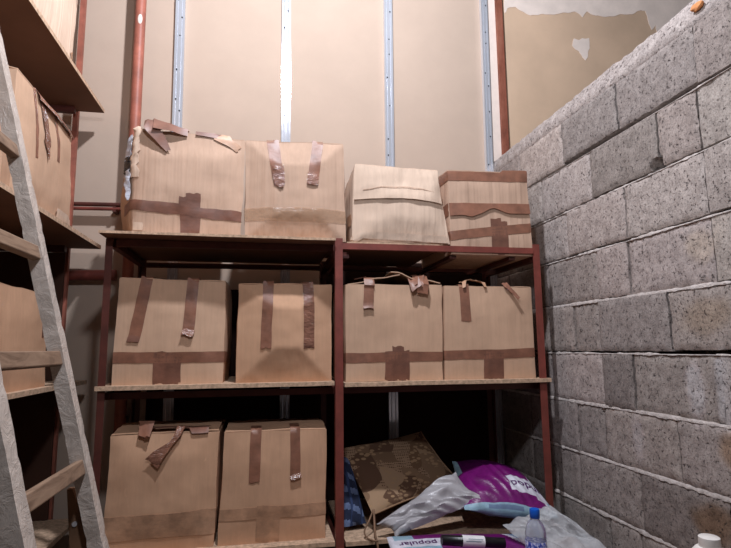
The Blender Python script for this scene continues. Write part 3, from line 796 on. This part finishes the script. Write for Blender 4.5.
# ================================================================== LADDER
def lx(r): return -.629 - .255*(r-.513)      # the rails lean against the top board of the left rack
lad = thing('wooden_ladder', 'wooden ladder with plastic-wrapped rails leaning on the left rack', 'ladder', (lx(-1.45), 1.26, 0))
O = Vector(lad.location)
RW, RD = .048, .044
top_r, bot_r = 1.30, -1.44
def railbm(y, grow=0, r0=bot_r, r1=top_r, rings=2, wob=0, seed=0):
    RW, RD, sh = (.038, .040, -.002) if y < 1.2 else (.029, .034, .004)
    bm = bmesh.new(); rows = []
    prof = [(-1, -1), (-.3, -1), (.4, -1), (1, -1), (1, -.2), (1, .4), (1, 1), (.3, 1), (-.4, 1), (-1, 1), (-1, .3), (-1, -.4)]
    for i in range(rings+1):
        r = r0+(r1-r0)*i/rings; ring = []
        for a, b in prof:
            n = noise.noise_vector(Vector((a*1.5, b*1.5+seed, r*22)))*wob
            groove = wob*1.2*max(0, 1-abs(((r*8+seed+.6*noise.noise(Vector((r*2, seed, 0)))) % 1)-.5)*18)
            ring.append(Vector((lx(r)+sh+a*(RW/2+grow-groove)+n.x, y+b*(RD/2+grow-groove)+n.y, Z(r)+n.z)) - O)
        rows.append(ring+[ring[0]])
    vs = gridmesh(bm, rows)
    bmesh.ops.remove_doubles(bm, verts=bm.verts, dist=1e-5)
    bmesh.ops.holes_fill(bm, edges=[e for e in bm.edges if e.is_boundary])
    bmesh.ops.recalc_face_normals(bm, faces=bm.faces[:])
    return bm
YN, YFR = 1.085, 1.45
for y, s_ in ((YN, 1), (YFR, 4)):
    link('rail', railbm(y), M['wood'], lad)
    link('film_wrap', railbm(y, .0028, -1.40, 1.28, 170, .0014, s_), M['film'], lad, 40)['label'] = 'crinkled clear stretch film wrapped round the rail'
for k in range(-3, 4):
    r = -.018 + .258*k
    if r > 1.2 or r < -1.4: continue
    bm = bmesh.new(); box(bm, -.010, .010, YN-.010-O.y, YFR+.008-O.y, -.0175, .0175)
    bmesh.ops.transform(bm, matrix=Matrix.Translation((lx(r)-O.x+.006, 0, Z(r)-O.z)) @ Matrix.Rotation(-.25, 4, 'Y'), verts=bm.verts)
    bevel(link('rung', bm, M['wood'], lad), .003)
# rear plate of the far rail with its bolt
bm = bmesh.new()
rows = []
for i in range(9):
    r = -.33-1.08*i/8; inset = .02 if i == 0 else 0
    rows.append([Vector((lx(r)-.062+inset, YFR+.03, Z(r)))-O, Vector((lx(r)-.01-inset, YFR+.03, Z(r)))-O])
gridmesh(bm, rows); o = link('side_plate', bm, M['wood_dark'], lad); solid(o, .022, 0)
bm = bmesh.new(); tube(bm, [Vector((lx(-.41)-.04, YFR+.005, Z(-.41)))-O, Vector((lx(-.41)-.04, YFR+.02, Z(-.41)))-O], .006, 10); link('bolt', bm, M['galv'], lad, 40)

# ================================================================== THINGS ON THE LOWER RIGHT SHELF
SH = -.743
class Pillow:
    """soft sheet-bodied thing spanned by four corners TL,TR,BR,BL; bulges front and back, never below zmin"""
    def __init__(s, c, front, back, e=.5, namp=.01, nfreq=3, seed=0, zmin=None, puck=0, crease=0):
        s.c = [Vector(p) for p in c]; s.f, s.k, s.e, s.na, s.nf, s.seed = front, back, e, namp, nfreq, seed
        s.zmin, s.puck, s.crease = zmin, puck, crease
        TL, TR, BR, BL = s.c
        s.n = (TR-BL).cross(TL-BR).normalized()
        if s.n.y > 0: s.n = -s.n
    def S(s, u, v, side=1, off=0):
        TL, TR, BR, BL = s.c
        # edges pull in between the corners
        pu = s.puck*math.sin(math.pi*v); pv = s.puck*math.sin(math.pi*u)
        uu = u+(.5-u)*2*pu*abs(2*u-1)*.5; vv = v+(.5-v)*2*pv*abs(2*v-1)*.5
        p = (BL*(1-uu)+BR*uu)*(1-vv)+(TL*(1-uu)+TR*uu)*vv
        b = max(0, (1-(2*u-1)**2)*(1-(2*v-1)**2))**s.e
        h = (s.f if side > 0 else -s.k)*b
        nz = noise.noise_vector(Vector((u*s.nf, v*s.nf, s.seed+side)))*s.na*min(1, b*1.5+.2*(side > 0)) if b > 0 else noise.noise_vector(Vector((u*s.nf, v*s.nf, s.seed)))*s.na*.3
        cr = s.crease*abs(noise.noise(Vector((u*s.nf*2.2+v*3, v*s.nf*.8, s.seed+7))))*b if s.crease else 0
        p = p + s.n*(h+off-cr) + nz
        if s.zmin is not None and p.z < s.zmin: p.z = s.zmin + (off if off else 0)*.2
        return p
    def build(s, name, mats, N=44, Mv=36, matf=None, sm=60, parent=None):
        bm = bmesh.new()
        for side in (1, -1):
            rows = [[s.S(j/N, i/Mv, side) for j in range(N+1)] for i in range(Mv+1)]
            gridmesh(bm, rows, matf=matf, flip=side < 0)
        bmesh.ops.remove_doubles(bm, verts=bm.verts, dist=1e-4)
        bmesh.ops.recalc_face_normals(bm, faces=bm.faces[:])
        return link(name, bm, mats, parent, sm)
    def text(s, txt, u0, u1, v0, v1, mat, parent, rot180=False, name='lettering', side=1):
        cu = bpy.data.curves.new('t', 'FONT'); cu.body = txt; cu.resolution_u = 3; cu.offset = .012
        to = bpy.data.objects.new('t', cu); me = bpy.data.meshes.new_from_object(to)
        bm = bmesh.new(); bm.from_mesh(me); bpy.data.meshes.remove(me); bpy.data.objects.remove(to); bpy.data.curves.remove(cu)
        bmesh.ops.triangulate(bm, faces=bm.faces[:])
        bmesh.ops.subdivide_edges(bm, edges=[e for e in bm.edges if e.calc_length() > .12], cuts=2)
        xs = [v.co.x for v in bm.verts]; ys = [v.co.y for v in bm.verts]
        a, b, c_, d = min(xs), max(xs), min(ys), max(ys)
        for v in bm.verts:
            fu, fv = (v.co.x-a)/(b-a), (v.co.y-c_)/(d-c_)
            if rot180: fu, fv = 1-fu, 1-fv
            uu = u0+(u1-u0)*fu; vv_ = v0+(v1-v0)*fv
            v.co = s.S(uu, vv_, side, .0014) if uu <= 1 else s.S(2-uu, vv_, -side, -.0014)
        return link(name, bm, M[mat], parent)

# brown patterned cushion
cu = thing('cushion', 'brown leaf-patterned cushion with cord ties tipped over on the lower right shelf', 'cushion', V(.6, 2.45, SH))
P1 = Pillow([V(.335, 2.50, -.455), V(.775, 2.62, -.412), V(.895, 2.42, -.612), V(.455, 2.25, -.672)], .035, .06, .55, .012, 3.2, 4, Z(SH+.002), .05)
o = P1.build('cover', [M['floral']]); o.parent = cu; o.matrix_parent_inverse = Matrix.Translation(-cu.location)
bm = bmesh.new(); tube(bm, [P1.S(u, 0) for u in [k/20 for k in range(21)]] + [P1.S(1, v) for v in [k/12 for k in range(1, 13)]], .004, 8)
o = link('piping', bm, M['cloth_seam'], cu, 60); o.matrix_parent_inverse = Matrix.Translation(-cu.location)
def cord(pts, r=.0035):
    # smooth Catmull-Rom
    P = [Vector(p) for p in pts]; P = [P[0]*2-P[1]]+P+[P[-1]*2-P[-2]]; out = []
    for i in range(1, len(P)-2):
        for k in range(8):
            t_ = k/8; a, b, c_, d = P[i-1], P[i], P[i+1], P[i+2]
            out.append(.5*((2*b)+(c_-a)*t_+(2*a-5*b+4*c_-d)*t_**2+(3*b-a-3*c_+d)*t_**3))
    out.append(P[-2]); bm = bmesh.new(); tube(bm, out, r, 8)
    o = link('tie', bm, M['tie'], cu, 60); o.matrix_parent_inverse = Matrix.Translation(-cu.location)
cord([V(.455, 2.245, -.655), V(.43, 2.21, -.685), V(.408, 2.19, -.715), V(.415, 2.172, -.735), V(.44, 2.155, -.742), V(.455, 2.15, -.742)])
cord([V(.457, 2.243, -.652), V(.452, 2.21, -.68), V(.447, 2.17, -.725), V(.452, 2.148, -.76), V(.456, 2.146, -.84)], .0045)

# blue checked cloth stuffed behind the middle post
P2 = Pillow([V(.335, 2.46, -.47), V(.395, 2.46, -.50), V(.435, 2.30, -.722), V(.335, 2.28, -.722)], .03, .05, .5, .012, 3, 9, Z(SH+.002))
def plaid(u, v):
    a = (v*4.2+u*.6) % 1; b = (u*2.3) % 1
    if a < .38: return 1 if b < .7 else 2
    return 2 if b > .72 else 0
tag(P2.build('checked_cloth', [M['navy'], M['sky_cloth'], M['mid_cloth']], 40, 50, plaid), 'navy and blue checked cloth bundle behind the middle post on the lower right shelf', 'cloth')

# purple bag
pb = thing('plastic_sack', 'full purple and pale blue plastic sack lying on the lower right shelf', 'sack', V(1.0, 2.25, SH))
P3 = Pillow([V(.875, 2.46, -.525), V(1.172, 2.42, -.570), V(1.186, 2.075, -.688), V(.800, 2.12, -.640)], .085, .075, .62, .007, 3.5, 12, Z(SH+.003), .0, .02)
def bagmat(u, v):
    if v < .065: return 4 if (.25 < u < .62 and .02 < v < .05) else 2
    if u > .93 and v < .18: return 2
    if u > .90 or (u > .82 and .16 < v < .28): return 3
    if u < .06 and v > .6: return 2
    if .53 < u and .20 < v < .44: return 3
    if v > .62: return 1
    return 0
o = P3.build('sack', [M['purple'], M['purple_dark'], M['pale_blue'], M['white_print'], M['grey_blue']], 90, 64, bagmat); o.parent = pb; o.matrix_parent_inverse = Matrix.Translation(-pb.location)
o = P3.text('popular', .57, 1.05, .265, .385, 'ink', pb); o.matrix_parent_inverse = Matrix.Translation(-pb.location)
# white crumpled carrier bag in front of the cushion
P4 = Pillow([V(.455, 2.19, -.694), V(.815, 2.25, -.522), V(.900, 2.13, -.612), V(.515, 2.125, -.724)], .038, .012, .42, .026, 3.2, 21, Z(SH+.003), .10, .03)
tag(P4.build('carrier_bag', [M['white_bag']], 60, 40), 'crumpled white carrier bag lying between the patterned cushion and purple sack', 'bag')

# ================================================================== TABLE IN FRONT AND WHAT LIES ON IT
tb = thing('work_table', 'plain wooden table in front of the rack under the flat purple bag', 'table', (.6, 1.5, 0))
TT = -.775
link('tabletop', boxbm(-.55, .66, -.6, .62, Z(TT-.03), Z(TT)), M['wood_dark'], tb)
for sx in (-.5, .61):
    for sy in (-.55, .56): link('leg', boxbm(sx-.025, sx+.025, sy-.025, sy+.025, 0, Z(TT-.03)), M['wood_dark'], tb)
# flat sack on the table
fb = thing('plastic_sack', 'flat purple sack with upside-down lettering lying under the black tube', 'sack', V(.75, 1.9, TT))
P5 = Pillow([V(.478, 2.105, -.715), V(1.085, 2.105, -.752), V(1.06, 1.62, -.750), V(.43, 1.62, -.730)], .026, .06, .35, .004, 4, 31, Z(TT+.002), .0, .006)
P5.n = Vector((0, 0, 1))
def flatmat(u, v):
    if u < .035: return 3
    if .035 < u < .16 and v > .86: return 2
    if u < .42 and .70 < v < .86: return 3
    if u < .30 and .60 < v < .70: return 2
    e = u - (.74+.30*(1-v))
    if 0 < e < .035: return 3
    if e >= .035: return 4
    return 0
o = P5.build('sack', [M['purple'], M['purple_dark'], M['pale_blue'], M['white_print'], M['grey_blue']], 90, 64, flatmat); o.parent = fb; o.matrix_parent_inverse = Matrix.Translation(-fb.location)
o = P5.text('popular', .05, .285, .725, .83, 'ink', fb, True); o.matrix_parent_inverse = Matrix.Translation(-fb.location)
# black tube on the flat sack
tu = thing('sealant_tube', 'black cylindrical tube with white paper label lying on the flat purple sack', 'tube', V(.735, 1.885, -.672), 0)
a, b = Vector((-.112, 0, .008)), Vector((.112, -.02, -.012))
bm = bmesh.new(); tube(bm, [a, a.lerp(b, .3), a.lerp(b, .31), a.lerp(b, .68), a.lerp(b, .69), b], [.017, .0175, .019, .019, .0175, .017], 24); link('barrel', bm, M['black'], tu, 40)
bm = bmesh.new(); tube(bm, [a.lerp(b, .32), a.lerp(b, .67)], .0197, 28); link('label_sleeve', bm, M['white_paper'], tu, 40)
for k, (f0, f1, ang) in enumerate(((.38, .62, -1.25), (.36, .60, -.75), (.40, .63, -.3))):
    bm = bmesh.new(); rows = []
    for i in range(2):
        aa = ang+(.10 if i else 0); rows.append([a.lerp(b, f0+(f1-f0)*j/20)+Vector((0, math.sin(aa-math.pi/2+1.2)*-.0202*0+-.0202*math.cos(aa+1.57-1.0), .0202*math.sin(aa+1.57-.2+.2-.57))) for j in range(21)])
    # printed lines on the label
    gridmesh(bm, rows); solid(link('print_line', bm, M['ink_blue'], tu), .0003)
# water bottle
bt = thing('water_bottle', 'small clear water bottle with blue cap standing on the table', 'bottle', V(.892, 1.72, -.772))
bm = bmesh.new(); lathe(bm, [(.020, .0), (.031, .002), (.034, .010), (.034, .05), (.0325, .055), (.034, .06), (.034, .13), (.0335, .165), (.031, .180), (.024, .196), (.015, .205), (.0135, .215)]); link('body', bm, M['bottle'], bt, 50)
bm = bmesh.new(); lathe(bm, [(.0343, .065), (.0348, .066), (.0348, .142), (.0343, .143)]); link('label_sleeve', bm, M['bottle_label'], bt, 40)
bm = bmesh.new(); lathe(bm, [(.0150, .212), (.0162, .214), (.0162, .236), (.0150, .240)]); link('cap', bm, M['blue_cap'], bt, 40)
# clear film sheet, card scrap and white jug
P6 = Pillow([V(.915, 2.02, -.680), V(1.10, 1.99, -.606), V(1.225, 1.80, -.722), V(.985, 1.80, -.735)], .024, .006, .45, .026, 4.5, 41, Z(TT+.003), 0, .03)
tag(P6.build('plastic_sheet', [M['clear_film']], 50, 40), 'crumpled clear plastic sheet heaped behind the water bottle against the rack', 'plastic sheet')
bm = bmesh.new(); box(bm, -.03, .03, -.03, .03, 0, .004); bmesh.ops.subdivide_edges(bm, edges=bm.edges[:], cuts=3, use_grid_fill=True)
for v in bm.verts: v.co += noise.noise_vector(v.co*40)*.002
o = link('card_scrap', bm, M['card_warm'], None, 40, V(1.045, 1.79, -.728)); o.rotation_euler = (.35, 0, .2); tag(o, 'small brown card scrap on the clear plastic right of the water bottle', 'card')
jg = thing('plastic_jug', 'white plastic jug with white screw cap at the lower right corner', 'jug', V(1.079, 1.2, TT))
bm = bmesh.new(); lathe(bm, [(.05, 0), (.062, .004), (.065, .015), (.065, .20), (.060, .235), (.046, .268), (.032, .284), (.026, .287)]); link('body', bm, M['white_cap'], jg, 50)
bm = bmesh.new(); lathe(bm, [(.0235, .287), (.0242, .289), (.0236, .309), (.021, .311)]); link('cap', bm, M['white_cap'], jg, 40)

# ================================================================== LIGHT AND CAMERA
l = bpy.data.lights.new('ceiling_bulb', 'POINT'); l.energy = 212; l.color = (.87, .905, 1); l.shadow_soft_size = .045
lo = bpy.data.objects.new('ceiling_bulb', l); lo.location = (.2, 1.35, 3.72); C.objects.link(lo)
l = bpy.data.lights.new('wall_lamp', 'POINT'); l.energy = 48; l.color = (.87, .905, 1); l.shadow_soft_size = .06
lo = bpy.data.objects.new('wall_lamp', l); lo.location = (0, .42, Z(1.2)); C.objects.link(lo)
w = bpy.data.worlds.new('World'); SC.world = w; w.use_nodes = True
w.node_tree.nodes['Background'].inputs[0].default_value = (.004, .004, .004, 1)

cam = bpy.data.cameras.new('camera'); co = bpy.data.objects.new('camera', cam); C.objects.link(co)
cam.sensor_fit = 'HORIZONTAL'; cam.sensor_width = 36; cam.lens = 535/731*36; cam.clip_start = .02
Rt = Vector((0.98208314, -0.18816246, -0.01037326)); Up = Vector((-0.01566138, -0.13634961, 0.99053798)); Fw = Vector((0.18779626, 0.97262720, 0.13685353))
co.matrix_world = Matrix(((Rt.x, Up.x, -Fw.x, 0), (Rt.y, Up.y, -Fw.y, 0), (Rt.z, Up.z, -Fw.z, ZC), (0, 0, 0, 1)))
SC.camera = co
vs = SC.view_settings
vs.view_transform = 'Standard'; vs.look = 'None'; vs.gamma = 1; vs.use_curve_mapping = False; vs.exposure = 0.0
